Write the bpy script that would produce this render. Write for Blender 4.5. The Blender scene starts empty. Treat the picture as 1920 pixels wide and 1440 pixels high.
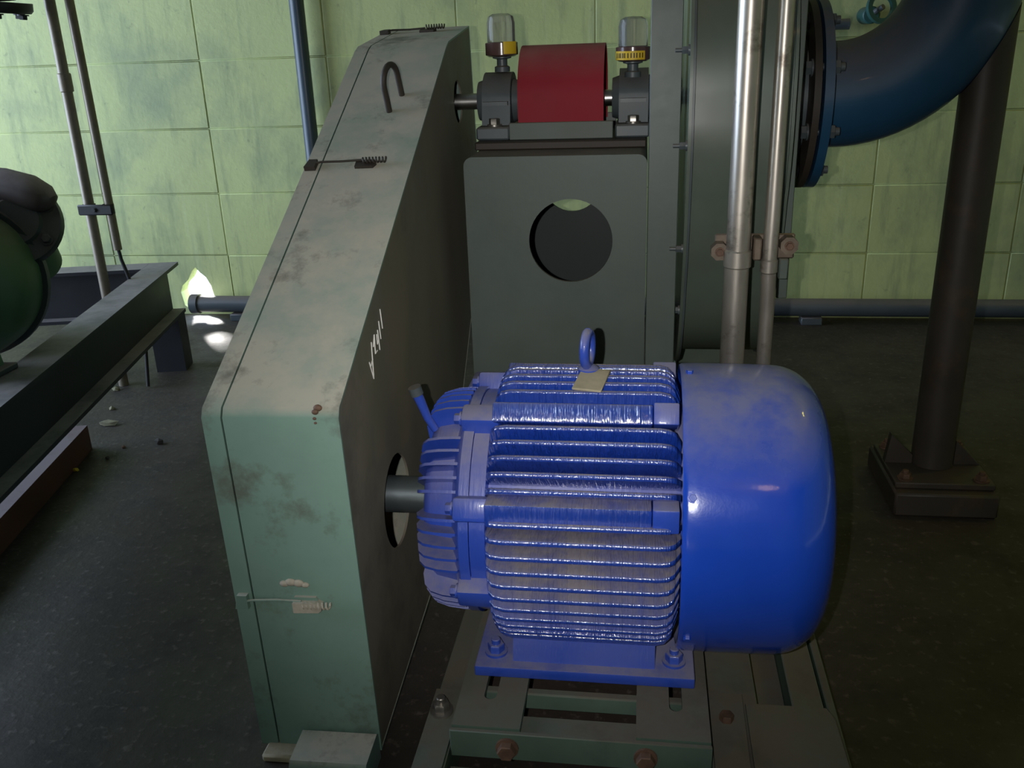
import bpy, bmesh, math, random
from mathutils import Vector, Matrix
random.seed(7)
PI = math.pi
scene = bpy.context.scene
COL = scene.collection

# ------------------------------------------------------------------ camera
cam = bpy.data.cameras.new('camera'); cam.sensor_width = 36.0; cam.lens = 1703.0/1920*36
cam.clip_start = 0.02
camo = bpy.data.objects.new('camera', cam); COL.objects.link(camo)
MX = ((0.98991729, 0.01681713, -0.14064471), (0.1374773, -0.35320256, 0.9253907), (-0.03411366, -0.93539571, -0.35195329))
camo.matrix_world = Matrix(((MX[0][0], -MX[0][1], -MX[0][2], 0.0), (MX[1][0], -MX[1][1], -MX[1][2], 0.0),
                            (MX[2][0], -MX[2][1], -MX[2][2], 0.82), (0, 0, 0, 1)))
scene.camera = camo

# ------------------------------------------------------------------ world and lights
w = bpy.data.worlds.new('world'); scene.world = w; w.use_nodes = True
bg = w.node_tree.nodes['Background']
bg.inputs[0].default_value = (0.68, 0.84, 1.12, 1); bg.inputs[1].default_value = 6.9

def light(name, typ, loc, energy, color, **k):
    l = bpy.data.lights.new(name, typ); l.energy = energy; l.color = color
    for a, b in k.items(): setattr(l, a, b)
    o = bpy.data.objects.new(name, l); COL.objects.link(o); o.location = loc
    return o
def aim(o, target):
    o.rotation_euler = (Vector(target)-o.location).to_track_quat('-Z', 'Y').to_euler()

# the phone's own flash, a few centimetres to the left of its lens
fl = light('camera_flash', 'SPOT', (-0.042, -0.004, 0.822), 31.0, (1.0, 0.98, 0.95), shadow_soft_size=0.004, spot_size=math.radians(65), spot_blend=1.0)
aim(fl, (-0.10, 1.1, 0.47))
# sun outside, behind the block wall
sun = light('sun', 'SUN', (0, 6, 6), 30.0, (1.0, 0.97, 0.93), angle=0.2)
aim(sun, (-0.35, 0.0, 0.6)); sun.rotation_euler = Vector((0.62, -1.0, -0.46)).to_track_quat('-Z', 'Y').to_euler()
# bare bulb under the ceiling behind the photographer and one over the right side of the room
light('ceiling_bulb', 'POINT', (0.74, -1.59, 2.6), 3.0, (1.0, 0.55, 0.22), shadow_soft_size=0.03)
light('wall_bulb', 'POINT', (1.9, 2.1, 2.3), 8.5, (1.0, 0.84, 0.10), shadow_soft_size=0.06)
# daylight comes in through the door opening in the left wall; the portal only guides sampling
pt = light('door_portal', 'AREA', (-3.24, 1.35, 1.0), 1.0, (1, 1, 1), shape='RECTANGLE', size=2.0, size_y=2.5)
pt.rotation_euler = (0, -PI/2, 0); pt.data.cycles.is_portal = True

vs = scene.view_settings
vs.view_transform = 'Standard'; vs.look = 'None'; vs.gamma = 1.0; vs.use_curve_mapping = False; vs.exposure = 0.0

# ------------------------------------------------------------------ materials
def ramp(nt, fac, a, b, lo=0.0, hi=1.0):
    m = nt.nodes.new('ShaderNodeMapRange'); m.clamp = True
    nt.links.new(fac, m.inputs[0]); m.inputs[1].default_value = a; m.inputs[2].default_value = b
    m.inputs[3].default_value = lo; m.inputs[4].default_value = hi
    return m.outputs[0]
def noise(nt, scale, detail=4.0, rough=0.6, stretch=None, coord='Object'):
    tc = nt.nodes.new('ShaderNodeTexCoord'); src = tc.outputs[coord]
    if stretch:
        mp = nt.nodes.new('ShaderNodeMapping'); mp.inputs['Scale'].default_value = stretch
        nt.links.new(src, mp.inputs[0]); src = mp.outputs[0]
    n = nt.nodes.new('ShaderNodeTexNoise'); n.inputs['Scale'].default_value = scale
    n.inputs['Detail'].default_value = detail; n.inputs['Roughness'].default_value = rough
    nt.links.new(src, n.inputs['Vector'])
    return n.outputs['Fac']
def mixc(nt, fac, a, b, mode='MIX'):
    m = nt.nodes.new('ShaderNodeMix'); m.data_type = 'RGBA'; m.blend_type = mode
    if isinstance(fac, float): m.inputs[0].default_value = fac
    else: nt.links.new(fac, m.inputs[0])
    for s, v in ((m.inputs[6], a), (m.inputs[7], b)):
        if isinstance(v, tuple): s.default_value = (*v, 1)
        else: nt.links.new(v, s)
    return m.outputs[2]
def mth(nt, op, a, b):
    m = nt.nodes.new('ShaderNodeMath'); m.operation = op
    for s, v in ((m.inputs[0], a), (m.inputs[1], b)):
        if isinstance(v, (int, float)): s.default_value = v
        else: nt.links.new(v, s)
    return m.outputs[0]
def upness(nt, lo=0.2, hi=0.9):
    g = nt.nodes.new('ShaderNodeNewGeometry'); s = nt.nodes.new('ShaderNodeSeparateXYZ')
    nt.links.new(g.outputs['Normal'], s.inputs[0])
    return ramp(nt, s.outputs[2], lo, hi)
def mat(name, col, rough=0.5, metal=0.0, var=0.18, vscale=6.0, dust=None, dust_amt=0.0, dust_side=0.0, dust_lo=0.25, dust_hi=0.9,
        stain=None, stain_amt=0.0, stain_scale=9.0, bump=0.0, bscale=60.0, stretch=None, coat=0.0, spec=0.5, coat_rough=0.1, coat_ior=1.5, dust_scale=7.0, bstretch=None):
    m = bpy.data.materials.new(name); m.use_nodes = True; nt = m.node_tree
    b = nt.nodes['Principled BSDF']
    n1 = noise(nt, vscale, 5, 0.65, stretch)
    c = mixc(nt, ramp(nt, n1, 0.3, 0.7), tuple(x*(1-var) for x in col), tuple(min(1, x*(1+var)) for x in col))
    r = mth(nt, 'ADD', ramp(nt, n1, 0.3, 0.7, -0.06, 0.06), rough)
    if dust:
        n3 = noise(nt, dust_scale, 6, 0.7)
        up = mth(nt, 'ADD', mth(nt, 'MULTIPLY', upness(nt, dust_lo, dust_hi), dust_amt), dust_side)
        f = mth(nt, 'MULTIPLY', up, ramp(nt, n3, 0.32, 0.56, 0.35, 1.0))
        c = mixc(nt, f, c, dust)
        r = mth(nt, 'ADD', r, mth(nt, 'MULTIPLY', f, 0.45))
        if coat:
            cw = mth(nt, 'MULTIPLY', mth(nt, 'SUBTRACT', 1.0, f), coat); nt.links.new(cw, b.inputs['Coat Weight'])
    elif coat: b.inputs['Coat Weight'].default_value = coat
    if stain:
        n2 = noise(nt, stain_scale, 6, 0.7)
        f = mth(nt, 'MULTIPLY', ramp(nt, n2, 0.54, 0.68), stain_amt)
        c = mixc(nt, f, c, stain)
    b.inputs['Coat Roughness'].default_value = coat_rough; b.inputs['Coat IOR'].default_value = coat_ior
    nt.links.new(c, b.inputs['Base Color']); nt.links.new(r, b.inputs['Roughness'])
    b.inputs['Metallic'].default_value = metal; b.inputs['Specular IOR Level'].default_value = spec
    if bump:
        n4 = noise(nt, bscale, 3, 0.6, bstretch)
        bp = nt.nodes.new('ShaderNodeBump'); bp.inputs['Strength'].default_value = bump; bp.inputs['Distance'].default_value = 0.004
        nt.links.new(n4, bp.inputs['Height']); nt.links.new(bp.outputs[0], b.inputs['Normal'])
        if coat: nt.links.new(bp.outputs[0], b.inputs['Coat Normal'])
    return m

DUST = (0.33, 0.29, 0.23)
M = {}
M['guard'] = mat('seafoam_guard_paint', (0.150, 0.260, 0.215), 0.45, var=0.10, dust=(0.42, 0.38, 0.31), dust_amt=0.88, dust_side=0.05, dust_lo=0.3, dust_hi=0.8, stain=(0.085, 0.085, 0.065), stain_amt=0.72, stain_scale=10, bump=0.05, bscale=90)
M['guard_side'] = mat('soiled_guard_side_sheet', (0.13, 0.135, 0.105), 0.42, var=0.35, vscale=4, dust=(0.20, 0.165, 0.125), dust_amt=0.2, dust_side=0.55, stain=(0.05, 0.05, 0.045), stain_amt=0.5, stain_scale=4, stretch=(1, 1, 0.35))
M['guard_in'] = mat('grey_guard_inside', (0.30, 0.29, 0.28), 0.6)
M['blue'] = mat('glossy_blue_motor_enamel', (0.012, 0.062, 0.46), 0.30, var=0.10, dust=(0.31, 0.28, 0.27), dust_amt=0.62, dust_side=0.07, dust_lo=0.2, dust_hi=0.85, coat=0.9, coat_rough=0.09, bump=0.12, bscale=260, bstretch=(1, 0.15, 0.15), dust_scale=9)
M['blue_fin'] = mat('glossy_blue_cast_fin_enamel', (0.012, 0.062, 0.46), 0.26, var=0.10, dust=(0.30, 0.26, 0.22), dust_amt=0.85, dust_side=0.0, dust_lo=0.62, dust_hi=0.95, coat=1.0, coat_rough=0.15, coat_ior=3.2, bump=1.0, bscale=280, bstretch=(1, 0.06, 0.06), dust_scale=12)
M['cowl'] = mat('smooth_blue_cowl_enamel', (0.010, 0.060, 0.47), 0.22, var=0.07, dust=(0.26, 0.25, 0.26), dust_amt=0.75, dust_side=0.0, dust_lo=0.55, dust_hi=1.0, coat=0.7, coat_rough=0.06, bump=0.025, bscale=220, dust_scale=14)
M['green'] = mat('grey_green_machine_paint', (0.070, 0.100, 0.090), 0.45, var=0.13, dust=(0.20, 0.165, 0.12), dust_amt=0.8, dust_side=0.12, stain=(0.09, 0.09, 0.065), stain_amt=0.35, stain_scale=3, bump=0.04, bscale=90)
M['casing'] = mat('grey_green_casing_paint', (0.088, 0.128, 0.104), 0.30, var=0.15, dust=(0.18, 0.15, 0.10), dust_amt=0.7, dust_side=0.2, stain=(0.09, 0.085, 0.055), stain_amt=0.4, stain_scale=3, coat=0.1)
M['base'] = mat('dusty_green_base_paint', (0.085, 0.14, 0.11), 0.55, var=0.2, dust=(0.135, 0.112, 0.085), dust_amt=0.85, dust_side=0.08, stain=(0.05, 0.06, 0.05), stain_amt=0.4, stain_scale=10)
M['pedestal_inside'] = mat('unlit_inside_dark_sheet', (0.030, 0.040, 0.038), 0.6, var=0.2)  # near-black colour stands in for shade in the dirty, unlit pedestal inside
M['sooty'] = mat('brown_oily_sole_plate', (0.035, 0.027, 0.020), 0.6, var=0.3)
M['dark_iron'] = mat('dark_blue_grey_cast_iron', (0.075, 0.095, 0.105), 0.40, var=0.25, dust=(0.16, 0.13, 0.10), dust_amt=0.7, dust_side=0.05)
M['black'] = mat('grimy_black_steel', (0.022, 0.022, 0.026), 0.45, var=0.3, dust=(0.12, 0.11, 0.11), dust_amt=0.75)
M['steel'] = mat('dull_bare_steel', (0.55, 0.54, 0.52), 0.30, metal=1.0, var=0.15)
M['shaft'] = mat('dark_turned_steel', (0.22, 0.26, 0.28), 0.32, metal=0.85, var=0.12)
M['rust'] = mat('rusty_bolt_steel', (0.13, 0.075, 0.05), 0.7, var=0.4, vscale=60, metal=0.2)
M['bolt'] = mat('oily_bolt_steel', (0.30, 0.28, 0.25), 0.35, metal=0.8, var=0.3, vscale=50)
M['red'] = mat('red_guard_paint', (0.27, 0.014, 0.026), 0.62, spec=0.25, var=0.10, dust=(0.28, 0.14, 0.11), dust_amt=0.7, dust_lo=0.35, dust_hi=1.0)
M['pipe_blue'] = mat('dark_blue_pipe_paint', (0.018, 0.075, 0.155), 0.33, var=0.12, dust=(0.15, 0.12, 0.10), dust_amt=0.75, dust_lo=-0.05, dust_hi=0.8, coat=0.15)
M['galv'] = mat('galvanised_conduit', (0.50, 0.46, 0.40), 0.36, metal=0.75, var=0.25, vscale=14, stain=(0.12, 0.09, 0.06), stain_amt=0.85, stain_scale=16, stretch=(1, 1, 0.3))
M['galv_old'] = mat('brown_weathered_conduit', (0.24, 0.20, 0.15), 0.42, metal=0.35, var=0.25, vscale=14, stain=(0.10, 0.08, 0.06), stain_amt=0.6, stain_scale=14)
M['clamp_steel'] = mat('dirty_clamp_steel', (0.15, 0.115, 0.085), 0.5, var=0.35, vscale=40, metal=0.4)
M['post'] = mat('brown_primer_pipe', (0.052, 0.043, 0.034), 0.5, var=0.25, stain=(0.12, 0.06, 0.03), stain_amt=0.5)
M['grey_pipe'] = mat('dark_grey_pipe', (0.07, 0.085, 0.095), 0.35, var=0.15, dust=(0.17, 0.14, 0.13), dust_amt=0.8)
M['blue_grey_pipe'] = mat('blue_grey_wall_pipe', (0.05, 0.075, 0.10), 0.32, var=0.12)
M['beam'] = mat('black_painted_beam_steel', (0.02, 0.022, 0.028), 0.45, var=0.3, dust=(0.30, 0.27, 0.27), dust_amt=0.9, dust_lo=0.6)
M['rusty_beam'] = mat('red_brown_rusty_steel', (0.10, 0.03, 0.018), 0.6, var=0.35, vscale=14, dust=(0.22, 0.19, 0.20), dust_amt=0.85, dust_lo=0.6)
M['pump'] = mat('dark_green_pump_paint', (0.045, 0.12, 0.055), 0.5, var=0.2, dust=(0.20, 0.16, 0.12), dust_amt=0.7, dust_side=0.12)
M['pump_grime'] = mat('grimy_pump_flange', (0.035, 0.045, 0.045), 0.5, var=0.3, dust=(0.23, 0.18, 0.17), dust_amt=0.85, dust_lo=0.3)
M['pump_knob'] = mat('dusty_purple_grey_pipe', (0.09, 0.07, 0.065), 0.5, var=0.25, dust=(0.40, 0.34, 0.36), dust_amt=0.9, dust_lo=0.2)
M['yellow'] = mat('yellow_label', (0.75, 0.50, 0.02), 0.5, var=0.08)
M['label_ink'] = mat('black_label_ink', (0.02, 0.02, 0.02), 0.6)
M['chalk'] = mat('white_chalk', (0.75, 0.74, 0.70), 0.9)
M['dust_chip'] = mat('tan_dusty_tag', (0.40, 0.35, 0.24), 0.8, var=0.2, vscale=40)
M['caulk'] = mat('chipped_tan_weld_and_putty', (0.42, 0.38, 0.31), 0.8, var=0.25, vscale=50)
M['stone'] = mat('broken_concrete', (0.27, 0.25, 0.16), 0.9, var=0.25, vscale=30, bump=0.5, bscale=60)
M['stone_dark'] = mat('dark_gravel', (0.06, 0.055, 0.05), 0.9, var=0.25, vscale=30)
M['brick_chip'] = mat('brick_chip', (0.22, 0.13, 0.09), 0.9, var=0.25, vscale=30)
M['cable'] = mat('black_cable', (0.01, 0.01, 0.012), 0.5)
M['teal'] = mat('teal_valve_paint', (0.02, 0.09, 0.085), 0.5, dust=(0.1, 0.1, 0.05), dust_amt=0.6)
# green painted block wall: scuffs, drips and grey smudges
def wall_mat(name, col):
    m = bpy.data.materials.new(name); m.use_nodes = True; nt = m.node_tree; b = nt.nodes['Principled BSDF']
    n1 = noise(nt, 2.2, 6, 0.62, coord='Object')
    geo = nt.nodes.new('ShaderNodeNewGeometry')
    def wn(scale, st, d=5, r=0.65):
        mp = nt.nodes.new('ShaderNodeMapping'); mp.inputs['Scale'].default_value = st; nt.links.new(geo.outputs['Position'], mp.inputs[0])
        n = nt.nodes.new('ShaderNodeTexNoise'); n.inputs['Scale'].default_value = scale; n.inputs['Detail'].default_value = d; n.inputs['Roughness'].default_value = r
        nt.links.new(mp.outputs[0], n.inputs['Vector']); return n.outputs['Fac']
    c = mixc(nt, ramp(nt, wn(1.6, (1, 1, 1)), 0.3, 0.7), tuple(x*0.90 for x in col), tuple(min(1, x*1.08) for x in col))
    c = mixc(nt, ramp(nt, wn(3.5, (1, 1, 0.8)), 0.48, 0.70, 0, 0.62), c, (0.20, 0.26, 0.17))
    c = mixc(nt, ramp(nt, wn(9, (2.6, 2.6, 0.35)), 0.52, 0.70, 0, 0.50), c, (0.22, 0.27, 0.15))
    c = mixc(nt, ramp(nt, wn(7, (3.2, 3.2, 0.22)), 0.60, 0.72, 0, 0.35), c, (0.66, 0.74, 0.44))
    c = mixc(nt, ramp(nt, wn(26, (1, 1, 1), 3), 0.64, 0.76, 0, 0.45), c, (0.12, 0.15, 0.10))
    nt.links.new(c, b.inputs['Base Color']); b.inputs['Roughness'].default_value = 0.6
    bp = nt.nodes.new('ShaderNodeBump'); bp.inputs['Strength'].default_value = 0.25; bp.inputs['Distance'].default_value = 0.004
    nt.links.new(wn(60, (1, 1, 1), 4), bp.inputs['Height']); nt.links.new(bp.outputs[0], b.inputs['Normal'])
    return m
M['wall'] = wall_mat('light_green_block_paint', (0.54, 0.60, 0.26))
M['mortar'] = wall_mat('light_green_joint_paint', (0.47, 0.53, 0.225))
M['plain'] = mat('grey_plaster', (0.22, 0.22, 0.19), 0.8)
def floor_mat():
    m = bpy.data.materials.new('dirty_concrete_floor'); m.use_nodes = True; nt = m.node_tree; b = nt.nodes['Principled BSDF']
    a = noise(nt, 1.3, 8, 0.65); d = noise(nt, 9, 6, 0.7); e = noise(nt, 70, 3, 0.6)
    c = mixc(nt, ramp(nt, a, 0.35, 0.65), (0.030, 0.023, 0.017), (0.062, 0.050, 0.042))
    c = mixc(nt, ramp(nt, d, 0.48, 0.7, 0, 0.6), c, (0.018, 0.014, 0.011))
    c = mixc(nt, ramp(nt, e, 0.58, 0.70, 0, 0.7), c, (0.12, 0.10, 0.085))
    nt.links.new(c, b.inputs['Base Color']); nt.links.new(ramp(nt, d, 0.3, 0.7, 0.5, 0.75), b.inputs['Roughness'])
    bp = nt.nodes.new('ShaderNodeBump'); bp.inputs['Strength'].default_value = 0.3; bp.inputs['Distance'].default_value = 0.004
    nt.links.new(e, bp.inputs['Height']); nt.links.new(bp.outputs[0], b.inputs['Normal'])
    return m
M['floor'] = floor_mat()
def glass_mat():
    m = bpy.data.materials.new('clear_oiler_plastic'); m.use_nodes = True; b = m.node_tree.nodes['Principled BSDF']
    b.inputs['Base Color'].default_value = (0.80, 0.74, 0.78, 1); b.inputs['Roughness'].default_value = 0.06
    b.inputs['Transmission Weight'].default_value = 0.93; b.inputs['IOR'].default_value = 1.25
    return m
M['glass'] = glass_mat()
M['oil'] = mat('dark_brown_oil', (0.10, 0.055, 0.05), 0.2, var=0.1)

# ------------------------------------------------------------------ mesh helpers
ORG = {}
def finish(bm, name, smooth=40):
    bmesh.ops.recalc_face_normals(bm, faces=bm.faces)
    me = bpy.data.meshes.new(name); bm.to_mesh(me); bm.free()
    if smooth:
        me.polygons.foreach_set('use_smooth', [True]*len(me.polygons)); me.set_sharp_from_angle(angle=math.radians(smooth))
    return me
def obj(name, bm, m, parent=None, origin=None, smooth=40):
    """link a bmesh given in room coordinates as one mesh object"""
    org = Vector(origin) if origin is not None else (ORG[parent.name] if parent else Vector((0, 0, 0)))
    bmesh.ops.translate(bm, verts=bm.verts, vec=-org)
    me = finish(bm, name, smooth); me.materials.append(M[m])
    o = bpy.data.objects.new(name, me); COL.objects.link(o)
    if parent: o.parent = parent; o.location = org-ORG[parent.name]
    else: o.location = org
    ORG[o.name] = org
    return o
def inst(name, me, parent, loc=(0, 0, 0), rot=(0, 0, 0)):
    o = bpy.data.objects.new(name, me); COL.objects.link(o); o.parent = parent; o.location = loc; o.rotation_euler = rot
    ORG[o.name] = ORG[parent.name]+Vector(loc)
    return o
def tag(o, label, cat, group=None):
    o['label'] = label; o['category'] = cat
    if group: o['group'] = group
    return o
def thing(name, loc, label, cat, group=None):
    o = bpy.data.objects.new(name, None); COL.objects.link(o); o.location = loc; o.empty_display_size = 0.05
    ORG[o.name] = Vector(loc)
    return tag(o, label, cat, group)
def struct(o, label):
    o['kind'] = 'structure'; o['label'] = label
    return o
NB = bmesh.new
def box(bm, x0, x1, y0, y1, z0, z1, bev=0.0, seg=1):
    r = bmesh.ops.create_cube(bm, size=1.0, matrix=Matrix.Translation(((x0+x1)/2, (y0+y1)/2, (z0+z1)/2)) @ Matrix.Diagonal((x1-x0, y1-y0, z1-z0, 1)))
    if bev:
        es = set(e for v in r['verts'] for e in v.link_edges)
        bmesh.ops.bevel(bm, geom=list(es), offset=bev, segments=seg, affect='EDGES', profile=0.5)
    return bm
def frame_of(d):
    d = Vector(d).normalized(); a = Vector((0, 0, 1)) if abs(d.z) < 0.9 else Vector((0, 1, 0))
    u = d.cross(a).normalized(); return d, u, d.cross(u)
def lathe(bm, o, d, prof, seg=32, closed=False):
    """profile of (distance along d, radius) turned about the axis"""
    o = Vector(o); d, u, v = frame_of(d); rings = []
    for t, r in prof:
        if r < 1e-6: rings.append([bm.verts.new(o+d*t)])
        else: rings.append([bm.verts.new(o+d*t+(u*math.cos(2*PI*k/seg)+v*math.sin(2*PI*k/seg))*r) for k in range(seg)])
    pairs = list(zip(rings, rings[1:]))
    if closed: pairs.append((rings[-1], rings[0]))
    for a, b in pairs:
        for k in range(seg):
            k2 = (k+1) % seg
            if len(a) == 1 and len(b) == 1: continue
            if len(a) == 1: bm.faces.new((a[0], b[k], b[k2]))
            elif len(b) == 1: bm.faces.new((a[k], a[k2], b[0]))
            else: bm.faces.new((a[k], a[k2], b[k2], b[k]))
    return bm
def cyl(bm, p0, p1, r, seg=24, r1=None, ch=0.0):
    p0 = Vector(p0); p1 = Vector(p1); L = (p1-p0).length; r1 = r if r1 is None else r1
    if ch: pr = [(0, 0), (0, r-ch), (ch, r), (L-ch, r1), (L, r1-ch), (L, 0)]
    else: pr = [(0, 0), (0, r), (L, r1), (L, 0)]
    return lathe(bm, p0, p1-p0, pr, seg)
def pipe(bm, p0, p1, r, th, seg=24):
    p0 = Vector(p0); p1 = Vector(p1); L = (p1-p0).length
    return lathe(bm, p0, p1-p0, [(0, r-th), (0, r), (L, r), (L, r-th)], seg, closed=True)
def tube(bm, pts, r, seg=10):
    pts = [Vector(p) for p in pts]; rings = []; prev = None
    for i, p in enumerate(pts):
        t = (pts[min(i+1, len(pts)-1)]-pts[max(i-1, 0)]).normalized()
        if prev is None: _, u, v = frame_of(t)
        else: u = (prev-t*prev.dot(t)).normalized(); v = t.cross(u)
        prev = u; rr = r[i] if isinstance(r, (list, tuple)) else r
        rings.append([bm.verts.new(p+(u*math.cos(2*PI*k/seg)+v*math.sin(2*PI*k/seg))*rr) for k in range(seg)])
    for a, b in zip(rings, rings[1:]):
        for k in range(seg): bm.faces.new((a[k], a[(k+1) % seg], b[(k+1) % seg], b[k]))
    bm.faces.new(rings[0][::-1]); bm.faces.new(rings[-1])
    return bm
def prism(bm, poly, fn, t0, t1, holes=(), bev=0.0):
    """2-D polygon with holes, fn(u, v, t) -> point, made solid between t0 and t1"""
    edges = []; loops = [poly]+list(holes)
    for lp in loops:
        vs_ = [bm.verts.new(fn(u, v, t0)) for u, v in lp]
        edges += [bm.edges.new((vs_[i], vs_[(i+1) % len(vs_)])) for i in range(len(vs_))]
    r = bmesh.ops.triangle_fill(bm, edges=edges, use_beauty=True)
    faces = [g for g in r['geom'] if isinstance(g, bmesh.types.BMFace)]
    vec = Vector(fn(0, 0, t1))-Vector(fn(0, 0, t0))
    e = bmesh.ops.extrude_face_region(bm, geom=faces, use_keep_orig=True)
    bmesh.ops.translate(bm, verts=[g for g in e['geom'] if isinstance(g, bmesh.types.BMVert)], vec=vec)
    return bm
def circ(cx, cy, r, n=32, a0=0.0): return [(cx+r*math.cos(a0+2*PI*k/n), cy+r*math.sin(a0+2*PI*k/n)) for k in range(n)]
def hexbolt(bm, p, d, r, h, washer=1.35):
    p = Vector(p); d = Vector(d).normalized()
    if washer: cyl(bm, p, p+d*h*0.22, r*washer, 20)
    b = p+d*h*0.2 if washer else p
    lathe(bm, b, d, [(0, 0), (0, r), (h*0.62, r), (h*0.7, r*0.9), (h*0.7, 0)], 6)
    return bm
def stud(bm, p, d, r, h):
    hexbolt(bm, p, d, r, h); p = Vector(p); d = Vector(d).normalized()
    cyl(bm, p+d*h*0.8, p+d*h*1.35, r*0.55, 12, ch=r*0.1)
    return bm

# ------------------------------------------------------------------ the room
WY = 2.775
fl_o = obj('floor', box(NB(), -3.4, 3.4, -3.0, 3.2, -0.08, 0.0), 'floor', origin=(0, 0, 0), smooth=0); struct(fl_o, 'dark dirty concrete floor with grit')
# hole knocked through one block at the foot of the wall
HOLE = [(-1.523, 0.030), (-1.530, 0.075), (-1.520, 0.098), (-1.497, 0.118), (-1.480, 0.146), (-1.466, 0.160), (-1.452, 0.142), (-1.434, 0.126), (-1.420, 0.097), (-1.414, 0.062), (-1.420, 0.030), (-1.45, 0.012), (-1.50, 0.012)]
BX0 = -3.345; NBX = 17; NBZ = 15
hx0, hx1 = -1.745, -1.345
bm = NB()
box(bm, -3.4, hx0, WY-0.0018, WY+0.11, 0, 3.0); box(bm, hx1, 3.455, WY-0.0018, WY+0.11, 0, 3.0); box(bm, hx0, hx1, WY-0.0018, WY+0.11, 0.2, 3.0)
wb = obj('wall_back', bm, 'mortar', origin=(0, WY, 0), smooth=0); struct(wb, 'light green painted block wall with scuffs and stains')
blk = finish(box(NB(), -0.1988, 0.1988, -0.004, 0.03, -0.0989, 0.0989, 0.0022), 'block'); blk.materials.append(M['wall'])
for j in range(NBZ):
    for i in range(NBX):
        cx = BX0+0.2+0.4*i; cz = 0.1+0.2*j
        if j == 0 and abs(cx-(hx0+0.2)) < 0.01:
            bm = prism(NB(), [(hx0+0.0015, 0.0), (hx1-0.0015, 0.0), (hx1-0.0015, 0.1985), (hx0+0.0015, 0.1985)], lambda u, v, t: (u, t, v), WY-0.004, WY+0.045, [HOLE])
            obj('block', bm, 'wall', wb, smooth=30)['label'] = 'block with a hole knocked through to daylight'
        else:
            inst('block', blk, wb, (cx, random.uniform(-0.0006, 0.0006), cz))
bm = NB(); box(bm, -3.4, -3.25, -3.0, 0.1, 0, 3.0); box(bm, -3.4, -3.25, 2.60, WY+0.1, 0, 3.0); box(bm, -3.4, -3.25, 0.1, 2.60, 2.0, 3.0)
struct(obj('wall_left', bm, 'mortar', origin=(-3.3, 0, 0), smooth=0), 'left wall with a wide open doorway')
struct(obj('wall_right', box(NB(), 3.455, 3.6, -3.0, 2.9, 0, 3.0), 'mortar', origin=(3.4, 0, 0), smooth=0), 'right wall of the machine room')
struct(obj('wall_front', box(NB(), -3.4, 3.6, -3.15, -3.0, 0, 3.0), 'plain', origin=(0, -3, 0), smooth=0), 'wall behind the photographer')
struct(obj('ceiling', box(NB(), -3.5, 3.6, -3.15, 3.0, 3.0, 3.12), 'plain', origin=(0, 0, 3), smooth=0), 'plain grey ceiling')

# ------------------------------------------------------------------ skid under motor and fan
sk = thing('skid_base', (0, 1.2, 0), 'dusty green steel skid under the blue motor and the fan', 'base')
for x0, x1 in ((-0.245, -0.212), (0.086, 0.146), (0.187, 0.224)):
    obj('rail', box(NB(), x0, x1, 0.72, 2.05, 0.0, 0.060, 0.002), 'base', sk)
obj('rail', box(NB(), 0.230, 0.240, 0.72, 2.05, 0.0, 0.052, 0.002), 'base', sk)
obj('channel_floor', box(NB(), 0.147, 0.186, 0.74, 2.04, 0.012, 0.026, 0.001), 'base', sk)
obj('deck_plate', box(NB(), -0.30, 0.236, 1.33, 2.04, 0.0605, 0.072, 0.002), 'base', sk)
obj('cross_member', box(NB(), -0.211, 0.085, 0.70, 0.80, 0.0, 0.048, 0.003), 'base', sk)
bm = prism(NB(), [(-0.247, 0.70), (-0.213, 0.70), (-0.213, 0.905), (-0.247, 0.905)], lambda u, v, t: (u, v, t), 0.0605, 0.066)
obj('corner_plate', bm, 'base', sk)
bm = prism(NB(), [(0.088, 0.74), (0.113, 0.76), (0.126, 0.785), (0.128, 0.93), (0.088, 0.93)], lambda u, v, t: (u, v, t), 0.0605, 0.066)
obj('corner_plate', bm, 'base', sk)
bm = prism(NB(), [(0.105, 0.70), (0.236, 0.70), (0.232, 0.90), (0.225, 0.917), (0.131, 0.917), (0.131, 0.785)], lambda u, v, t: (u, v, t), 0.0605, 0.0645)
obj('front_plate', bm, 'base', sk)
bo = obj('bolt', stud(NB(), (-0.232, 0.865, 0.066), (0, 0, 1), 0.0105, 0.016), 'bolt', sk)
obj('bolt', hexbolt(NB(), (0.106, 0.884, 0.066), (0, 0, 1), 0.0085, 0.012, 0), 'rust', sk)

# ------------------------------------------------------------------ slide base that carries the motor
sb = thing('slide_base', (-0.06, 1.0, 0.06), 'dusty green slotted slide base bolted under the blue motor', 'base')
def slot(cx, y0, y1, r=0.0075):
    pts = [(cx+r*math.cos(a), y0+r*math.sin(a)) for a in [PI+PI*k/8 for k in range(9)]]
    return pts+[(cx+r*math.cos(a), y1+r*math.sin(a)) for a in [PI*k/8 for k in range(9)]]
for x0, x1, sx in ((-0.208, -0.129, -0.171), (0.001, 0.083, 0.046)):
    bm = prism(NB(), [(x0, 0.812), (x1, 0.812), (x1, 1.20), (x0, 1.20)], lambda u, v, t: (u, v, t), 0.085, 0.0945, [slot(sx, 0.866, 0.935), slot(sx, 1.05, 1.16)])
    obj('slotted_plate', bm, 'base', sb)
obj('front_bar', box(NB(), -0.209, 0.084, 0.805, 0.811, 0.056, 0.0925, 0.001), 'base', sb)
obj('front_ledge', box(NB(), -0.208, 0.083, 0.812, 0.846, 0.072, 0.0845, 0.001), 'base', sb)
obj('cross_bar', box(NB(), -0.2085, 0.0835, 0.884, 0.896, 0.0615, 0.0845, 0.002), 'base', sb)
obj('cross_bar', box(NB(), -0.2085, 0.0835, 1.15, 1.162, 0.0615, 0.0845, 0.002), 'base', sb)
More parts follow.
